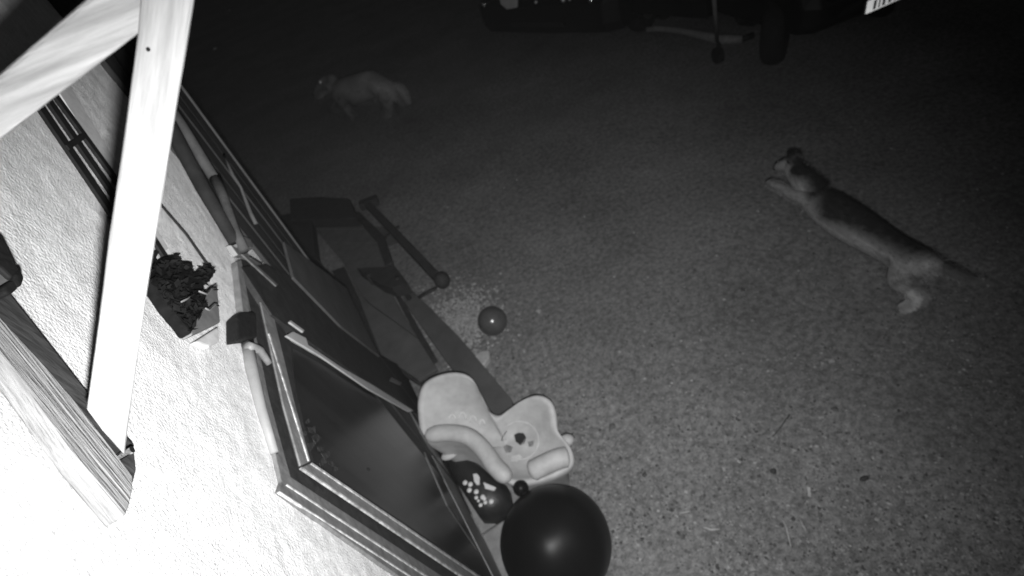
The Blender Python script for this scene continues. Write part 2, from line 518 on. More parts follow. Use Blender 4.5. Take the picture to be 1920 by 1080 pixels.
# ------------------------------------------------------------------ trellis and planter on the wall
tr = thing('wall_trellis', WP(200, 400, 0.0), 'black iron trellis of three upright bars on the pale wall', 'trellis')
bars = [((72, 190), (205, 386), (318, 568)), ((90, 182), (208, 352), (322, 540)), ((106, 178), (212, 324), (328, 505))]
for i, (p, q, s) in enumerate(bars):
    P = [WP(u, v, 0.02) for u, v in (p, q, s)]
    w = [11, 9, 7][i]
    wprism('bar', wbar(p, q, w, w) , 0.006, 0.001, M['iron'], tr, 0.001)
    wprism('bar', wbar(q, s, w, w + 1), 0.0063, 0.0012, M['iron'], tr, 0.001)
for p, q in (((128, 276), (158, 254)), ((277, 505), (298, 490)), ((286, 520), (306, 508))):
    wprism('cross_link', wbar(p, q, 12, 12), 0.008, 0.002, M['iron'], tr, 0.001)
wprism('cross_link', wbar((286, 488), (296, 470), 8, 8), 0.008, 0.002, M['iron'], tr, 0.001)
wprism('back_batten', wbar((120, 165), (310, 470), 24, 15), 0.003, 0.0, M['batten_pale'], tr, 0.001)

pl = thing('wall_planter', WP(360, 600, 0.0), 'dark bushy plant in a grey trough fixed under the iron trellis', 'planter')
wprism('trough', [(330, 560), (385, 545), (408, 530), (414, 604), (361, 629)], 0.016, 0.0, M['trough'], pl, 0.003)
wprism('support', [(366, 640), (410, 612), (412, 640), (394, 650)], 0.012, 0.0, M['batten_pale'], pl, 0.003)
# foliage: many small dark leaves on a dark lumpy core
core = [(285, 492), (300, 500), (312, 480), (336, 477), (340, 490), (358, 490), (366, 510), (382, 503), (396, 492), (402, 506), (402, 518), (384, 536),
        (388, 552), (384, 576), (372, 600), (360, 626), (345, 605), (320, 575), (300, 545), (278, 515)]
wprism('stem_mass', core, 0.022, 0.004, M['leafdark'], pl, 0.004)
def inside(x, y, poly):
    c = False; n = len(poly); j = n - 1
    for i in range(n):
        xi, yi = poly[i]; xj, yj = poly[j]
        if (yi > y) != (yj > y) and x < (xj - xi) * (y - yi) / (yj - yi) + xi: c = not c
        j = i
    return c
lv = MB(); nl = 0
while nl < 260:
    u, v = random.uniform(275, 412), random.uniform(468, 632)
    if not inside(u, v, core): continue
    nl += 1
    c = WP(u, v, 0.022 + random.uniform(0, 0.014))
    d = Vector((random.uniform(-1, 1), random.uniform(-1, 1), random.uniform(-1, 1))).normalized()
    e = d.cross(Vector((random.uniform(-1, 1), random.uniform(-1, 1), 1))).normalized()
    l, w = random.uniform(0.004, 0.009), random.uniform(0.002, 0.0045)
    lv.add([c - d * l, c + e * w, c + d * l, c - e * w], [(0, 1, 2, 3)])
fo = lv.build('leaves', M['leafdark'], pl)
tag(fo, kind='stuff')
for pp in ([(373, 546), (388, 552), (396, 543), (408, 543)], [(385, 578), (392, 582), (402, 572), (410, 573)], [(340, 566), (352, 560), (362, 550)]):
    wtube('stalk', pp, [1.6] * len(pp), 0.04, M['frame'], pl)

# ------------------------------------------------------------------ wooden gallows bracket beside the camera
AB = 0.355
def BP(u, v, a=AB):
    return PL(u, v, L(a, 0, 0), Wd)
def oz(p):
    return (p - CAM).dot(Nn) + DW, p.z
br = thing('wooden_bracket', L(AB, 0, 2.2), 'pale wooden gallows bracket of three battens on the house wall', 'bracket')
# post on the wall
wprism('post', [(-130, 452), (-2, 590), (90, 690), (160, 772), (250, 892), (251, 915), (243, 950), (235, 970), (215, 945), (150, 868), (95, 790), (52, 730), (0, 662), (-130, 520)],
       0.02, 0.004, M['wood_post'], br, 0.002)
wprism('post_dark_side', [(-130, 420), (-2, 540), (15, 545), (90, 640), (168, 740), (225, 806), (250, 832), (256, 880), (250, 905), (158, 780), (0, 600), (-130, 462)],
       0.017, 0.003, M['wood_dark'], br, 0.001)  # dark side of the post, built as its own darker batten
P = WP(235, 850, 0.024)
MB().tube([P - Nn * 0.006, P + Nn * 0.006], 7 / pxm(P), 12).build('bolt', M['chrome'], br, smooth=False)
# arm: runs out of the wall
def plane_prism(name, pts, thick, m, a=AB, bevel=0.002):
    return MB().prism([BP(u, v, a) for u, v in pts], Wd * thick).build(name, m, br, bevel=bevel)
top0, top1 = oz(BP(0, 138)), oz(BP(160, 0))
bot0, bot1 = oz(BP(0, 262)), oz(BP(258, 65))
def ext(p, q, o):
    t = (o - p[0]) / (q[0] - p[0]); return p[1] + (q[1] - p[1]) * t
O_END = oz(BP(368, 0))[0] + 0.02
poly = [L(AB, 0.0, ext(top0, top1, 0)), L(AB, O_END, ext(top0, top1, O_END)), L(AB, O_END, ext(bot0, bot1, O_END)), L(AB, 0.0, ext(bot0, bot1, 0))]
MB().prism(poly, Wd * 0.022).build('arm', M['wood_arm'], br, bevel=0.002)
plane_prism('strut', [(374, -60), (365, 0), (350, 95), (335, 180), (300, 400), (270, 585), (240, 800), (233, 856), (190, 808), (162, 770), (180, 640), (205, 440), (228, 290), (258, 66), (268, -60)],
            0.018, M['wood'], AB - 0.004)
for (u, v) in ((278, 92),):
    P = BP(u, v, AB - 0.005)
    MB().tube([P, P - Wd * 0.002], 3.5 / pxm(P), 8).build('nail', M['iron'], br)
# black clip on the post at the left edge
cl = thing('cable_clip', WP(20, 510, 0.05), 'black two piece clip on the post at the left edge', 'clip')
wprism('clip_body', [(-40, 430), (0, 443), (12, 455), (30, 492), (38, 508), (24, 522), (0, 500), (-40, 470)], 0.040, 0.021, M['iron'], cl, 0.002)
wprism('clip_jaw', [(28, 512), (40, 505), (47, 520), (42, 536), (32, 536)], 0.040, 0.021, M['iron'], cl, 0.002)
wprism('clip_jaw', [(8, 536), (24, 524), (36, 540), (22, 552), (10, 548)], 0.040, 0.021, M['iron'], cl, 0.002)
wprism('clip_strap', [(-20, 520), (14, 508), (26, 520), (-20, 548)], 0.036, 0.021, M['trough'], cl, 0.001)

# ------------------------------------------------------------------ paving slabs by the door
for a0, a1 in ((0.30, 0.62), (0.63, 0.93), (0.94, 1.24), (1.25, 1.55)):
    sl = MB().prism([L(a0, 0.01, 0.012), L(a1, 0.01, 0.012), L(a1, 0.30, 0.012), L(a0, 0.30, 0.012)], Vector((0, 0, -0.05))).build('paving_slab', M['slab'], None, bevel=0.004)
    tag(sl, 'grey paving slab in the strip laid along the foot of the door', 'paving slab', 'paving slabs along the foot of the wall')

# ------------------------------------------------------------------ low deck of two boards, kerb plank
def gprism(name, px, z, th, m, par=None, bevel=0.004):
    return MB().prism([G(u, v, z) for u, v in px], Vector((0, 0, -th))).build(name, m, par, bevel=bevel)
lb = wprism('leaning_board', [(533, 453), (612, 511), (650, 540), (708, 660), (712, 668), (640, 612), (551, 520)], 0.026, 0.017, M['deck'], None, 0.002)
tag(lb, 'broad grey board leaning on the darkening boards just beyond the door', 'board')
dk = thing('low_platform', G(740, 620), 'low grey wooden platform between the leaning board and the dark plank', 'platform')
gprism('board', [(640, 484), (733, 548), (748, 575), (782, 632), (690, 566), (660, 528)], 0.19, 0.03, M['deck'], dk)
gprism('board', [(662, 533), (690, 568), (783, 634), (820, 692), (784, 712), (714, 664)], 0.188, 0.03, M['deck'], dk)
gprism('bearer', [(622, 508), (645, 500), (712, 650), (800, 700), (785, 720), (700, 668)], 0.14, 0.03, M['deckdark'], dk)
for u, v in ((690, 560), (735, 600), (790, 680), (720, 650)):
    p = G(u, v, 0.14)
    MB().box((p.x, p.y, 0.065), X1 * 0.025, Y1 * 0.025, Zv * 0.06).build('block', M['deckdark'], dk)
kb = gprism('kerb_plank', [(750, 541), (770, 541), (860, 630), (960, 750), (962, 775), (930, 780), (846, 690), (758, 566)], 0.06, 0.065, M['deck'], None)
tag(kb, 'dark plank edging lying on the gravel behind the pale chair', 'plank')
gprism_f = gprism('edge_batten', [(736, 546), (752, 556), (816, 668), (804, 676)], 0.075, 0.06, M['deckdark'], None)
tag(gprism_f, 'thin black batten lying along the inner edge of the dark plank', 'batten')

# ------------------------------------------------------------------ dark cart with rail behind the platform
ct = thing('garden_cart', G(690, 480), 'low black garden cart with a long side rail standing on the dark ground', 'cart')
zc = 0.30
gprism('end_board', [(543, 373), (600, 370), (655, 373), (668, 408), (610, 411), (545, 411)], zc, 0.10, M['deckdark'], ct)
gprism('side_board', [(526, 404), (545, 400), (583, 413), (590, 475), (614, 512), (600, 512), (530, 455)], zc - 0.02, 0.10, M['deckdark'], ct)
gprism('end_board', [(668, 503), (740, 499), (765, 532), (735, 540), (713, 533)], zc - 0.02, 0.10, M['deckdark'], ct)
gprism('side_board', [(662, 400), (672, 396), (718, 440), (735, 490), (722, 500), (705, 450)], zc - 0.03, 0.05, M['deckdark'], ct)
for k in range(4):                                    # floor boards of the cart
    t0, t1 = k / 4 + 0.006, (k + 1) / 4 - 0.006
    def lerp(p, q, t): return (p[0] + (q[0] - p[0]) * t, p[1] + (q[1] - p[1]) * t)
    a, b, c, d = (570, 405), (672, 402), (745, 512), (655, 505)
    gprism('floor_board', [lerp(a, d, t0), lerp(b, c, t0), lerp(b, c, t1), lerp(a, d, t1)], zc - 0.10, 0.02, M['cartbed'], ct, 0.002)
R0, R1 = G(688, 382, 0.36), G(826, 528, 0.36)
d = (R1 - R0).normalized(); s = d.cross(Zv).normalized()
MB().box((R0 + R1) / 2, d * ((R1 - R0).length / 2), s * 0.028, Zv * 0.03).build('rail', M['deckdark'], ct, bevel=0.006)
MB().ball(G(829, 526, 0.35), 0.055, 14, 9, (1, 1, 1.1)).build('rail_knob', M['deckdark'], ct, smooth=True)
MB().box(G(692, 381, 0.36), X1 * 0.085, Y1 * 0.035, Zv * 0.035).build('rail_head', M['deckdark'], ct, bevel=0.006)
for p, q in (((722, 445), (748, 425)), ((785, 558), (818, 540))):
    MB().tube([G(p[0], p[1], 0.28), G(q[0], q[1], 0.32)], 0.011, 8).build('rail_stay', M['deckdark'], ct, smooth=True)
gprism('side_plate', [(700, 425), (740, 425), (758, 452), (730, 462)], 0.22, 0.012, M['deck'], ct, 0.002)
gprism('side_plate', [(715, 536), (735, 532), (768, 536), (745, 548)], 0.22, 0.012, M['cartbed'], ct, 0.002)
for u, v in ((560, 400), (650, 398), (690, 516), (745, 522)):
    p = G(u, v, 0.28)
    MB().tube([(p.x, p.y, 0.29), (p.x, p.y, -0.01)], 0.02, 8).build('leg', M['deckdark'], ct, smooth=True)

# ------------------------------------------------------------------ child's pale plastic chair
ch = thing('childrens_chair', G(930, 850), 'pale moulded plastic childrens chair with rolled arms beside the black ball', 'chair')
rim = [  # pixel, height of the rim
    ((796, 826), .40), ((786, 790), .45), ((784, 752), .50), ((793, 722), .54), ((815, 706), .56), ((848, 698), .57), ((876, 703), .56), ((892, 720), .53),
    ((904, 748), .46), ((918, 771), .40), ((936, 779), .37), ((956, 766), .38), ((982, 749), .42), ((1008, 741), .45), ((1030, 750), .45), ((1040, 774), .42),
    ((1044, 806), .37), ((1068, 838), .33), ((1072, 868), .31), ((1046, 888), .31), ((1004, 902), .31), ((962, 906), .32), ((936, 888), .33), ((912, 856), .34),
    ((884, 834), .36), ((838, 826), .38)]
def smooth_loop(pts, n):
    out = []; k = len(pts)
    for i in range(n):
        t = i / n * k; i1 = int(t); f = t - i1
        p0, p1, p2, p3 = (pts[(i1 + j - 1) % k] for j in range(4))
        out.append(0.5 * ((2 * p1) + (p2 - p0) * f + (2 * p0 - 5 * p1 + 4 * p2 - p3) * f * f + (3 * p1 - p0 - 3 * p2 + p3) * f ** 3))
    return out
rl = smooth_loop([G(u, v, z) for (u, v), z in rim], 104)
seat_c = G(948, 836, 0.24)
def shell():
    vs, fs = [], []
    n = len(rl)
    rings = []
    # outer skirt from the ground up, over the rounded rim, then down into the seat
    cen = sum(rl, Vector()) / n
    def ring(fn):
        k = len(vs); vs.extend(fn(p) for p in rl); rings.append(k)
    ring(lambda p: Vector((cen.x + (p.x - cen.x) * .80, cen.y + (p.y - cen.y) * .80, 0.0)))
    ring(lambda p: Vector((cen.x + (p.x - cen.x) * .86, cen.y + (p.y - cen.y) * .86, p.z * .5)))
    ring(lambda p: p + (p - cen).xy.to_3d().normalized() * .004 - Zv * .035)
    ring(lambda p: p + (p - cen).xy.to_3d().normalized() * .006 - Zv * .012)
    ring(lambda p: p.copy())
    ring(lambda p: p - (p - cen).xy.to_3d().normalized() * .018 + Zv * .002)
    ring(lambda p: p - (p - cen).xy.to_3d().normalized() * .032 - Zv * .012)
    for t in (.25, .45, .65, .82, .94):
        def f(p, t=t):
            q = p - (p - cen).xy.to_3d().normalized() * .036
            x = q.lerp(seat_c, t)
            prof = 1 - (1 - t) ** 2.3
            x.z = (q.z - .02) + (seat_c.z - q.z + .02) * prof
            return x
        ring(f)
    for a, b in zip(rings[:-1], rings[1:]):
        for i in range(n):
            j = (i + 1) % n
            fs.append((a + i, a + j, b + j, b + i))
    vs.append(seat_c.copy()); k = len(vs) - 1
    for i in range(n): fs.append((rings[-1] + i, rings[-1] + (i + 1) % n, k))
    return obj('seat_shell', vs, fs, M['plastic'], ch, smooth=True)
SHELL = shell()
def roll(pp, rad, name='arm_roll'):
    P = [G(u, v, z) for (u, v), z in pp]
    n = 26; Q = []; RR = []
    for i in range(n + 1):
        t = i / n * (len(P) - 1); i1 = min(int(t), len(P) - 2); f = t - i1
        p0, p1, p2, p3 = P[max(i1 - 1, 0)], P[i1], P[i1 + 1], P[min(i1 + 2, len(P) - 1)]
        Q.append(0.5 * ((2 * p1) + (p2 - p0) * f + (2 * p0 - 5 * p1 + 4 * p2 - p3) * f * f + (3 * p1 - p0 - 3 * p2 + p3) * f ** 3))
        e = min(i, n - i) / n
        RR.append(rad * min(1, 0.25 + (e * 9) ** .5 * .75 if e < 0.111 else 1))
    MB().tube(Q, RR, 16).build(name, M['plastic'], ch, smooth=True)
roll([((797, 818), .41), ((835, 812), .40), ((876, 818), .39), ((905, 842), .37), ((930, 876), .35), ((956, 900), .34)], .043)
roll([((992, 886), .33), ((1020, 872), .34), ((1048, 860), .34), ((1066, 856), .33)], .047)
MB().ball(G(1062, 826, .30), .04, 12, 8, (1, .8, .7)).build('foot', M['plastic'], ch, smooth=True)
MB().ball(G(843, 853, .22), .03, 12, 8, (1.6, .9, .6)).build('foot', M['plastic'], ch, smooth=True)
# worn print on the seat and moulded loops on the back, laid on the real surface of the shell
from mathutils.bvhtree import BVHTree
def shell_bvh(o):
    return BVHTree.FromPolygons([v.co + ORG[o.name] for v in o.data.vertices], [tuple(p.vertices) for p in o.data.polygons])
BV = shell_bvh(SHELL)
def on_shell(u, v, up=.002):
    h = BV.ray_cast(CAM, ray(u, v))
    if h[0] is None: return G(u, v, .3)
    n = h[1] if h[1].dot(CAM - h[0]) > 0 else -h[1]
    return h[0] + n * up
def ell(cx, cy, a, b, rot=0, n=16):
    return [(cx + a * cos(t) * cos(rot) - b * sin(t) * sin(rot), cy + a * cos(t) * sin(rot) + b * sin(t) * cos(rot)) for t in [2 * pi * i / n for i in range(n)]]
def decal(px, m, up=.002):
    c = [on_shell(u, v, up) for u, v in px]
    q = sum(c, Vector()) / len(c); n = len(c)
    MB().add(c + [q], [(i, (i + 1) % n, n) for i in range(n)]).build('seat_print', m, ch)
def line(px, r, m, name='seat_print'):
    MB().tube([on_shell(u, v, r * .3) for u, v in px], r, 6).build(name, m, ch, smooth=True)
line(ell(974, 826, 36, 36, .3, 30)[17:] + ell(974, 826, 36, 36, .3, 30)[:10], .0016, M['batten_pale'])
decal([(964, 815), (972, 811), (982, 812), (987, 820), (984, 831), (976, 835), (967, 828)], M['printdark'])
decal([(978, 826), (985, 822), (984, 832), (977, 835)], M['print'], .003)
line([(950, 808), (943, 818), (940, 826), (948, 824)], .0022, M['printdark'])
decal([(944, 838), (950, 834), (962, 838), (958, 848), (948, 850)], M['print'])
decal([(990, 828), (1002, 826), (1000, 836), (992, 838)], M['print'])
decal([(960, 856), (974, 852), (980, 858), (970, 866), (958, 866)], M['strip'])
for cx_, cy_, a_, b_ in ((848, 786, 6, 9), (867, 787, 7, 14), (887, 792, 6, 12), (904, 796, 5, 9)):
    line([(cx_ + a_ * cos(t_), cy_ - b_ * sin(t_)) for t_ in [pi * k / 9 for k in range(10)]], .0045, M['batten_pale'], 'raised_lettering')

# ------------------------------------------------------------------ black ball with a knob
R = 0.24
for _ in range(6):
    pc = G(1042, 1018, R); R = 104 / pxm(pc) * 0.985
hb = thing('hopper_ball', (pc.x, pc.y, 0), 'large glossy black rubber ball with a stubby knob at the bottom edge', 'ball')
kd = (G(968, 902, R * 1.5) - pc).normalized()
k1 = kd.orthogonal().normalized(); k2 = kd.cross(k1)
b = MB().ball(pc, R, 72, 48); vv = []
for v in b.v:
    d = (v - pc).normalized()
    e = d - kd * d.dot(kd); ph = math.atan2(e.dot(k2), e.dot(k1))
    vv.append(pc + d * R * (1 + 0.004 * noise.noise(d * 2.3) + 0.016 * cos(6 * ph + .6) * min(1, e.length * 1.2) ** 2))
b.v = vv; b.build('ball_skin', M['rubber'], hb, smooth=True)
MB().tube([pc + kd * R * .96, pc + kd * R * 1.05, pc + kd * R * 1.10], [.026, .022, .03], 14).build('knob', M['rubber'], hb, smooth=True)
MB().ball(pc + kd * R * 1.13, .036, 16, 10).build('knob', M['rubber'], hb, smooth=True)

# ------------------------------------------------------------------ black spotted bag between door and chair
bgp = [(818, 838), (852, 846), (890, 862), (920, 890), (948, 908), (955, 945), (918, 966), (896, 966), (876, 935), (846, 890)]
bag = thing('bag', G(895, 915), 'black bag with white spots wedged between the door and the chair', 'bag')
mb = MB(); P = [G(u, v, .12) for u, v in bgp]; n = len(P); cen = sum(P, Vector()) / n
vs = [Vector((p.x, p.y, 0.0)) for p in P] + [Vector((p.x, p.y, .10)) for p in P] + [p.lerp(cen, .25) + Zv * .03 for p in P] + [cen + Zv * .035]
fs = [(k * n + i, k * n + (i + 1) % n, (k + 1) * n + (i + 1) % n, (k + 1) * n + i) for k in range(2) for i in range(n)] + [(2 * n + i, 2 * n + (i + 1) % n, 3 * n) for i in range(n)]
obj('bag_body', vs, fs, M['bag'], bag, smooth=True)
for (u, v, r) in ((872, 905, 5), (882, 908, 5), (880, 919, 5), (893, 922, 5), (893, 933, 4), (905, 932, 5), (910, 942, 4), (921, 940, 5), (901, 947, 4), (908, 935, 4), (897, 939, 3)):
    P = G(u, v, .158); MB().ball(P, r / pxm(P), 10, 6, (1, 1, .5)).build('white_spot', M['spot'], bag, smooth=True)
MB().prism([G(u, v, .165) for u, v in [(887, 889), (894, 888), (899, 894), (899, 908), (894, 909), (889, 902)]], Vector((0, 0, -.006))).build('white_patch', M['spot'], bag)
MB().prism([G(u, v, .165) for u, v in [(906, 904), (930, 914), (926, 920), (910, 916)]], Vector((0, 0, -.006))).build('white_patch', M['spot'], bag)
MB().ball(G(830, 864, .15), .006, 8, 6).build('stud', M['chrome'], bag, smooth=True)
MB().tube([G(u, v, .17) for u, v in [(842, 847), (846, 853), (860, 854), (864, 848)]], .004, 6).build('buckle', M['spot'], bag, smooth=True)

# ------------------------------------------------------------------ football and little things on the gravel
R = .09
for _ in range(6):
    pc = G(923, 602, R); R = 28 / pxm(pc)
fb = MB().ball(pc, R, 32, 20).build('football', M['ballskin'], None, smooth=True)
tag(fb, 'dark grey glossy football lying on the gravel', 'ball')
def rock(name, u, v, r, m, label, cat, sc=(1, 1, .6), group=None):
    p = G(u, v); b = MB().ball((p.x, p.y, r * sc[2] * .6), r, 12, 8, sc)
    b.v = [q + Vector((1, 1, 1)) * (noise.noise(q * 6 / r * .25) * r * .2) for q in b.v]
    return tag(b.build(name, m, None, smooth=True), label, cat, group)
st = MB().prism([G(u, v, .05) for u, v in [(886, 668), (900, 657), (917, 655), (918, 668), (906, 684), (893, 684)]], Vector((0, 0, -.055))).build('stone', M['palestone'], None, bevel=.012)
tag(st, 'pale flat stone on the gravel between football and chair', 'stone')
rock('pebble', 1620, 898, .016, M['twig'], 'black pebble lying alone on the open gravel at the right', 'pebble', (1.3, .7, .6))
rock('pebble', 1450, 884, .014, M['twig'], 'dark round pebble on the gravel below the thin twig', 'pebble')
rock('pebble', 404, 93, .055, M['glint'], 'larger shiny pale pebble far off on the dark ground right of the bracket', 'pebble')
rock('pebble', 430, 20, .03, M['glint'], 'smaller shiny pebble at the top edge right of the bracket', 'pebble')
def stick(name, pp, r, m, label, cat):
    P = [G(u, v, r + .002 + .004 * (i % 2)) for i, (u, v) in enumerate(pp)]
    return tag(MB().tube(P, r, 6).build(name, m, None, smooth=True), label, cat)
stick('twig', [(1449, 818), (1460, 806), (1468, 795), (1481, 777)], .0024, M['twig'], 'thin dark curved twig lying on the open gravel', 'twig')
stick('straw', [(1318, 988), (1333, 993), (1349, 992)], .005, M['straw'], 'short thick pale straw on the gravel right of the black ball', 'straw')
stick('straw', [(1464, 968), (1474, 988), (1483, 1025)], .0024, M['straw'], 'long thin bent straw on the gravel near the bottom edge', 'straw')
stick('straw', [(1498, 970), (1504, 982), (1511, 995)], .0022, M['straw'], 'short thin straw beside the long bent straw', 'straw')
stick('straw', [(1274, 962), (1294, 959)], .003, M['straw'], 'tiny flat straw above the short thick straw', 'straw')
stick('straw', [(1081, 846), (1098, 838)], .0025, M['straw'], 'pale straw sticking out by the foot of the pale chair', 'straw')
lf_ = MB().prism([G(u, v, .012) for u, v in [(1513, 912), (1519, 914), (1521, 932), (1515, 930)]], Vector((0, 0, -.003))).build('fallen_leaf', M['straw'], None)
tag(lf_, 'small pale fallen leaf on the gravel beside the straws', 'leaf')

# ------------------------------------------------------------------ dogs
def skin_body(name, nodes, edges, parent, m, shade, sub=2):
    """nodes: {key: (Vector, radius)}; one continuous skinned surface"""
    keys = list(nodes); idx = {k: i for i, k in enumerate(keys)}
    me = bpy.data.meshes.new(name)
    me.from_pydata([nodes[k][0] for k in keys], [(idx[a], idx[b]) for a, b in edges], [])
    o = bpy.data.objects.new(name, me); COL.objects.link(o)
    sk = o.modifiers.new('skin', 'SKIN'); sk.use_smooth_shade = True; sk.branch_smoothing = 0.6
    for i, k in enumerate(keys):
        r = nodes[k][1]
        me.skin_vertices[0].data[i].radius = r if isinstance(r, tuple) else (r, r)
        me.skin_vertices[0].data[i].use_root = (k == 'pelvis')
    ss = o.modifiers.new('sub', 'SUBSURF'); ss.levels = sub; ss.render_levels = sub
    dg = bpy.context.evaluated_depsgraph_get()
    em_ = bpy.data.meshes.new_from_object(o.evaluated_get(dg))
    bpy.data.objects.remove(o)
    at = em_.attributes.new('shade', 'FLOAT', 'POINT')
    at.data.foreach_set('value', [shade(v.co) for v in em_.vertices])
    c = ORG[parent.name]
    base = [v.co.copy() for v in em_.vertices]; nrm = [v.normal.copy() for v in em_.vertices]
    for v in em_.vertices: v.co = v.co - c
    for p in em_.polygons: p.use_smooth = True
    em_.materials.clear(); em_.materials.append(m)
    em_.name = name
    q = bpy.data.objects.new(name, em_); COL.objects.link(q); q.parent = parent
    return q, base, nrm, [tuple(p.vertices) for p in em_.polygons]

def fur(parent, base, nrm, faces, count, length, back, m, shade):
    vs, fs, sh = [], [], []
    c = ORG[parent.name]
    for _ in range(count):
        f = random.choice(faces)
        w = [random.random() for _ in f]; s = sum(w)
        p = sum((base[i] * (a / s) for i, a in zip(f, w)), Vector())
        n = sum((nrm[i] * (a / s) for i, a in zip(f, w)), Vector()).normalized()
        d = (n * .3 + back + Vector((random.gauss(0, .25), random.gauss(0, .25), random.gauss(0, .25)))).normalized()
        l = length * random.uniform(.5, 1.2)
        x = d.cross(n)
        if x.length < 1e-4: continue
        x = x.normalized() * length * .07
        k = len(vs); vs += [p - x - n * .002 - c, p + x - n * .002 - c, p + d * l - c]; fs.append((k, k + 1, k + 2))
        sh += [shade(p)] * 3
    me = bpy.data.meshes.new('fur'); me.from_pydata(vs, [], fs)
    at = me.attributes.new('shade', 'FLOAT', 'POINT'); at.data.foreach_set('value', sh)
    me.materials.append(m)
    o = bpy.data.objects.new('fur', me); COL.objects.link(o); o.parent = parent
    o['kind'] = 'stuff'

# the bounding dog at the right: heads away up the yard, seen from behind its left side
hA, hB = G(1492, 330, .62), G(1722, 480, .50)
ax = (hA - hB); ax.z = 0; ax.normalize()
sd = Vector((-ax.y, ax.x, 0))                                   # its left side
if sd.dot(CAM - hA) < 0: sd = -sd
def D(u, v, off=0.0):
    return PL(u, v, hB + sd * off, sd)
def dog1():
    root = thing('dog', (hB.x, hB.y, 0), 'large dog with a painted shadow stripe on its black back and pale belly bounding across the gravel at right', 'dog', None)
    q = lambda u, v, r, off=0: (D(u, v, off), r)
    N = {'pelvis': q(1718, 488, .095), 'loin': q(1674, 464, .09), 'rib': q(1612, 430, .135), 'chest': q(1556, 404, .16), 'wither': q(1530, 364, .115),
         'neck': q(1508, 338, .085), 'skull': q(1494, 312, .072), 'stop': q(1479, 308, .052), 'muzzle': q(1466, 311, .036), 'nose': q(1455, 315, .026),
         'tail0': q(1758, 494, .028), 'tail1': q(1786, 509, .020), 'tail2': q(1804, 517, .013), 'tail3': q(1818, 523, .006)}
    E = [('pelvis', 'loin'), ('loin', 'rib'), ('rib', 'chest'), ('chest', 'wither'), ('wither', 'neck'), ('neck', 'skull'), ('skull', 'stop'), ('stop', 'muzzle'), ('muzzle', 'nose'),
         ('pelvis', 'tail0'), ('tail0', 'tail1'), ('tail1', 'tail2'), ('tail2', 'tail3')]
    # near (left) legs and far legs
    for s, off, hind, fore in (('n', .075, [(1694, 506, .075), (1674, 526, .045), (1700, 545, .026), (1714, 557, .018), (1699, 570, .019), (1686, 575, .015)],
                                [(1520, 372, .052), (1490, 366, .036), (1466, 352, .025), (1448, 344, .022), (1438, 341, .014)]),
                               ('f', -.075, [(1704, 512, .06), (1694, 532, .04), (1722, 546, .023), (1730, 553, .018), (1716, 562, .017)],
                                [(1530, 378, .05), (1502, 372, .034), (1478, 362, .024), (1462, 352, .019)])):
        prev = 'pelvis'
        for i, (u, v, r) in enumerate(hind):
            k = 'h%s%d' % (s, i); N[k] = (D(u, v, off), r); E.append((prev, k)); prev = k
        prev = 'chest'
        for i, (u, v, r) in enumerate(fore):
            k = 'f%s%d' % (s, i); N[k] = (D(u, v, off), r); E.append((prev, k)); prev = k
    for s, off in (('n', .035), ('f', -.035)):
        N['e0' + s] = (D(1488, 302, off), .030); N['e1' + s] = (D(1478 if s == 'n' else 1490, 284, off * 1.6), .010)
        E += [('skull', 'e0' + s), ('e0' + s, 'e1' + s)]
    spine = [N[k][0] for k in ('tail3', 'tail0', 'pelvis', 'loin', 'rib', 'chest', 'wither', 'neck')]
    up = Vector((0, 0, 1))
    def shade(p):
        # black back, with the body's shadow stripe painted into the coat
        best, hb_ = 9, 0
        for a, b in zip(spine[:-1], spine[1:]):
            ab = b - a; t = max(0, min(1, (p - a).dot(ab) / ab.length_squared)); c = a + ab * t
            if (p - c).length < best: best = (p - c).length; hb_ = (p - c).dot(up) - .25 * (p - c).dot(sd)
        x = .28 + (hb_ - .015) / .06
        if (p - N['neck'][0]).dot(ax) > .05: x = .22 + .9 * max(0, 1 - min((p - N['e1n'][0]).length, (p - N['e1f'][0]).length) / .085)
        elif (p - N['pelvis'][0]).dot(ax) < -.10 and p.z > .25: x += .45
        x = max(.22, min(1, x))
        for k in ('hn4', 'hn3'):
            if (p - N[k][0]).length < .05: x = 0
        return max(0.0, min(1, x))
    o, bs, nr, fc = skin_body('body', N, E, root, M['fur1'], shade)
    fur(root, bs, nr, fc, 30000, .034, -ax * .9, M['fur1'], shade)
    for off in (.034, -.034):
        MB().ball(D(1480, 303, off * 1.4), .012, 10, 7).build('eye', M['glass'], root, smooth=True)
    MB().ball(D(1454, 316, 0), .013, 10, 7).build('nose', M['rubber'], root, smooth=True)
dog1()

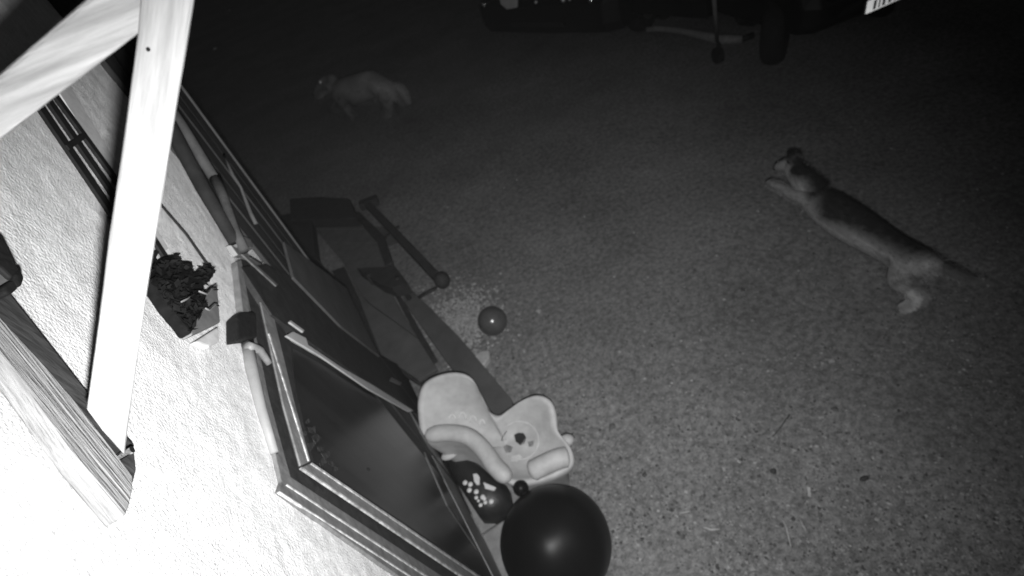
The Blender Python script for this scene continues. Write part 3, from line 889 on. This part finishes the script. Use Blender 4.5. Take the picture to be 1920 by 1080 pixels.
# the second dog far off: body across the view, head low to the left
p1, p2 = G(612, 170, .45), G(722, 160, .50)
ax2 = (p1 - p2); ax2.z = 0; ax2.normalize()
sd2 = Vector((-ax2.y, ax2.x, 0))
if sd2.dot(CAM - p1) < 0: sd2 = -sd2
def D2(u, v, off=0.0):
    return PL(u, v, p2 + sd2 * off, sd2)
def dog2():
    root = thing('dog', (p2.x, p2.y, 0), 'pale shaggy dog trotting away to the left on the dark ground', 'dog', None)
    q = lambda u, v, r, off=0: (D2(u, v, off), r)
    N = {'pelvis': q(722, 154, .19), 'loin': q(700, 157, .22), 'rib': q(672, 166, .23), 'chest': q(648, 177, .225), 'wither': q(630, 166, .16),
         'neck': q(618, 156, .10), 'skull': q(606, 154, .085), 'stop': q(600, 163, .055), 'muzzle': q(595, 170, .042), 'nose': q(590, 177, .028),
         'tail0': q(738, 156, .05), 'tail1': q(748, 168, .045), 'tail2': q(755, 180, .03), 'tail3': q(759, 189, .016)}
    E = [('pelvis', 'loin'), ('loin', 'rib'), ('rib', 'chest'), ('chest', 'wither'), ('wither', 'neck'), ('neck', 'skull'), ('skull', 'stop'), ('stop', 'muzzle'), ('muzzle', 'nose'),
         ('pelvis', 'tail0'), ('tail0', 'tail1'), ('tail1', 'tail2'), ('tail2', 'tail3')]
    for s, off, hind, fore in (('n', .10, [(724, 172, .09), (716, 186, .055), (724, 198, .034), (719, 211, .032), (714, 213, .024)],
                                [(646, 186, .085), (640, 197, .05), (650, 207, .036), (653, 216, .032), (648, 218, .024)]),
                               ('f', -.10, [(732, 170, .09), (742, 184, .05), (748, 195, .034), (742, 206, .03)],
                                [(638, 184, .08), (630, 195, .048), (622, 200, .032), (616, 207, .03)])):
        prev = 'pelvis'
        for i, (u, v, r) in enumerate(hind):
            k = 'h%s%d' % (s, i); N[k] = (D2(u, v, off), r); E.append((prev, k)); prev = k
        prev = 'chest'
        for i, (u, v, r) in enumerate(fore):
            k = 'f%s%d' % (s, i); N[k] = (D2(u, v, off), r); E.append((prev, k)); prev = k
    for s, off in (('n', .06), ('f', -.06)):
        N['e0' + s] = (D2(610, 148, off), .035); N['e1' + s] = (D2(616, 143, off * 1.8), .014)
        E += [('skull', 'e0' + s), ('e0' + s, 'e1' + s)]
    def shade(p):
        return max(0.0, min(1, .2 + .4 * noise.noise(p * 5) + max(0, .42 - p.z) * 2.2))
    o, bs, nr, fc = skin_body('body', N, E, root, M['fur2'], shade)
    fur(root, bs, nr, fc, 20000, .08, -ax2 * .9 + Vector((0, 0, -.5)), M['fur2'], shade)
    for off in (.055, -.055):
        MB().ball(D2(601, 154, off), .026, 10, 7).build('eye', M['glint'], root, smooth=True)
    MB().ball(D2(589, 178, 0), .022, 10, 7).build('nose', M['rubber'], root, smooth=True)
dog2()

# ------------------------------------------------------------------ vehicles parked at the far side
def car(name, ctr, facing, label, hw=.84, ln=4.1, wx=.78, lift=0.0, steer=None):
    """ctr: ground point under the middle of the front bumper; facing: the way the front looks"""
    f = Vector((facing.x, facing.y, 0)).normalized(); s = Vector((-f.y, f.x, 0))
    root = thing(name, ctr, label, 'car')
    def P(x, y, z): return Vector((ctr.x, ctr.y, 0)) - f * x + s * y + Zv * z
    prof = [(0.06, .24 + lift), (0.0, .36 + lift * .5), (0.0, .58), (.08, .72), (.55, .84), (1.05, .92), (1.65, 1.36), (2.1, 1.44), (3.2, 1.42), (3.85, .98), (ln, .9), (ln + .02, .35 + lift), (ln - .1, .24 + lift)]
    n = len(prof); vs, fs = [], []
    for k, y in enumerate((-1, -.86, 0, .86, 1)):
        for (x, z) in prof:
            tum = 1 - max(0, z - .9) * .28
            ins = .10 if abs(y) == 1 else 0
            zz = z - (.03 if abs(y) == 1 and z > .6 else 0)
            xx = x + (ins if x < ln / 2 else -ins) * (1.0 if abs(y) == 1 else 0) + .05 * (y * y) * (1 if x < 1 else 0)
            vs.append(P(xx, y * hw * tum, zz))
    for k in range(4):
        for i in range(n):
            j = (i + 1) % n
            fs.append((k * n + i, k * n + j, (k + 1) * n + j, (k + 1) * n + i))
    fs += [tuple(range(n)), tuple(range(4 * n, 5 * n))]
    body = obj('body', vs, fs, M['carpaint'], root, smooth=False, bevel=.02)
    MB().prism([P(1.07, -.62, .955), P(1.07, .62, .955), P(1.62, .55, 1.365), P(1.62, -.55, 1.365)], (f * .5 + Zv * .8).normalized() * .012).build('windscreen', M['glass'], root)
    for y in (-1, 1):
        for x in (wx, wx + 2.5):
            wh = MB(); c = P(x, y * (hw - .11), .31)
            a = s if (steer is None or x > 1.5) else steer * (1 if steer.dot(s) > 0 else -1)
            wh.tube([c + a * k for k in (-.105, -.10, -.08, -.05, 0, .05, .08, .10, .105)], [.22, .265, .295, .312, .318, .312, .295, .265, .22], 28)
            w = wh.build('wheel', M['tyre'], root, smooth=False)
            MB().tube([c + a * y * .092, c + a * y * .108], [.2, .17], 16).build('rim', M['rim'], w)
        lp = MB().ball(P(.10, y * (hw - .24), .64), .1, 14, 9, (1, 1, .6)).build('headlight', M['glass'], root, smooth=True)
        MB().ball(P(.02, y * (hw - .28), .64), .035, 10, 7).build('reflector', M['chrome'], lp, smooth=True)
    MB().prism([P(-.004, -.5, .36 + lift), P(-.004, .5, .36 + lift), P(-.004, .45, .42 + lift), P(-.004, -.45, .42 + lift)], f * .01).build('grille', M['tyre'], root)
    return root, P, f, s

# near car with the bright plate
zpl = .47
q0 = G(1621, 15, zpl)                              # left end of the plate as seen
q1 = G(1689, -15, zpl)
sx = (q1 - q0); sx.z = 0; sx.normalize()
toc = sx.cross(Zv)
if toc.dot(CAM - q0) < 0: toc = -toc
ctrB = q0 + sx * .26; ctrB.z = 0
carB, PB, fB, sB = car('parked_car', ctrB - toc * .035, toc, 'dark parked car with a bright white number plate at the top right', hw=.73, wx=.56, lift=.12, steer=(CAM - q0).cross(Zv).normalized())
plB = MB().box(q0 + sx * .26, sx * .26, toc * .006, Zv * .05).build('number_plate', M['plate'], carB, bevel=.002)
fm = MB()                                          # prismatic film: many little facets that send light back where it came from
for ii in range(30):
    for jj in range(7):
        c = q0 + sx * (.26 - .25 + .5 * (ii + .5) / 30) + Zv * (-.05 + .1 * (jj + .5) / 7) + toc * .010
        d = (LPOS - c).normalized(); x = d.cross(Zv).normalized(); y = x.cross(d)
        x *= .0105; y *= .0085
        fm.add([c - x - y, c + x - y, c + x + y, c - x + y], [(0, 1, 2, 3)])
tag(fm.build('reflective_film', M['plate'], plB), kind='stuff')
xs_ = -.2
for wch in (.05, .018, .05, .05, .02, .05, .05):
    o = q0 + sx * (.26 + xs_ + wch / 2) + toc * .019
    MB().box(o, sx * (wch / 2 - .012 if wch > .03 else .006), toc * .0015, Zv * .036).build('plate_mark', M['plateink'], plB)
    xs_ += wch + .012

# farther car
wl, wr = G(950, 72), G(1185, 76)
axl = (wr - wl); axl.z = 0; axl.normalize()
fA = Vector((axl.y, -axl.x, 0))
if fA.dot(CAM - wl) < 0: fA = -fA
mid = (wl + wr) / 2; mid.z = 0
carA, PA, f_, s_ = car('parked_car', mid + fA * .45, fA, 'black parked car farther off at the top with a pale bumper corner', hw=max(.7, (wr - wl).length / 2 + .08))
FP = mid + fA * .47
MB().prism([PL(u, v, FP, fA) for u, v in [(934, -14), (968, -14), (968, 15), (950, 18), (938, 8)]], fA * -.04).build('bumper_corner', M['bumper'], carA, bevel=.01)
for u, v, r in ((1005, 4, .022), (1056, 0, .03), (1068, -1, .018)):
    MB().ball(PL(u, v, FP, fA), r, 12, 8).build('reflector', M['glint'], carA, smooth=True)

# small trailer: drawbar, jockey wheel with a tall handle, box
j0 = G(1346, 118)
tl = thing('trailer', (j0.x, j0.y, 0), 'small trailer with a galvanised drawbar and jockey wheel between the parked cars', 'trailer')
def bar(p, q, r, name, m): MB().tube([p, q], r, 10).build(name, m, tl, smooth=True)
zd = .26
a, b, c = G(1212, 56, zd), G(1352, 74, zd), G(1392, 74, zd)
MB().tube([a, G(1235, 53, zd), G(1280, 58, zd), b, c], [.03, .034, .034, .05, .04], 10).build('drawbar', M['galv'], tl, smooth=True)
MB().tube([G(1345, 80, zd), G(1337, -25, .95)], .018, 8).build('jockey_handle', M['galv'], tl, smooth=True)
MB().tube([G(1347, 82, zd), Vector((j0.x, j0.y, .08))], .02, 8).build('jockey_stem', M['tyre'], tl, smooth=True)
MB().tube([Vector((j0.x, j0.y, .08)) - X1 * .03, Vector((j0.x, j0.y, .08)) + X1 * .03], .08, 16).build('jockey_wheel', M['tyre'], tl, smooth=False)
MB().tube([c, G(1412, 66, zd)], .03, 10).build('coupling', M['tyre'], tl, smooth=True)
bd = (a - c); bd.z = 0; bd.normalize(); bs_ = Vector((-bd.y, bd.x, 0))
if bs_.dot(CAM - a) > 0: bs_ = -bs_
MB().box(Vector((a.x, a.y, .55)) + bs_ * .9 + bd * -.1, bd * .55, bs_ * .7, Zv * .22).build('box', M['carpaint'], tl, bevel=.02)
for k in (-1, 1):
    cc = Vector((a.x, a.y, .22)) + bs_ * .9 + bd * (.62 * k - .1)
    MB().tube([cc - bd * .07, cc + bd * .07], .22, 18).build('wheel', M['tyre'], tl)

# ------------------------------------------------------------------ thin haze volume added to lift the blacks, standing for lens veil
hz = MB().box((0, 25, 1.3), X1 * 72, Y1 * 70, Zv * 2.4)
hm = bpy.data.materials.new('veil_haze'); hm.use_nodes = True
t = hm.node_tree
for n in list(t.nodes):
    if n.type == 'BSDF_PRINCIPLED': t.nodes.remove(n)
vp = t.nodes.new('ShaderNodeVolumePrincipled')
vp.inputs['Color'].default_value = (.9, .9, .9, 1)
vp.inputs['Density'].default_value = 0.004
t.links.new(vp.outputs[0], [n for n in t.nodes if n.type == 'OUTPUT_MATERIAL'][0].inputs['Volume'])
tag(hz.build('haze', hm, None), kind='stuff')
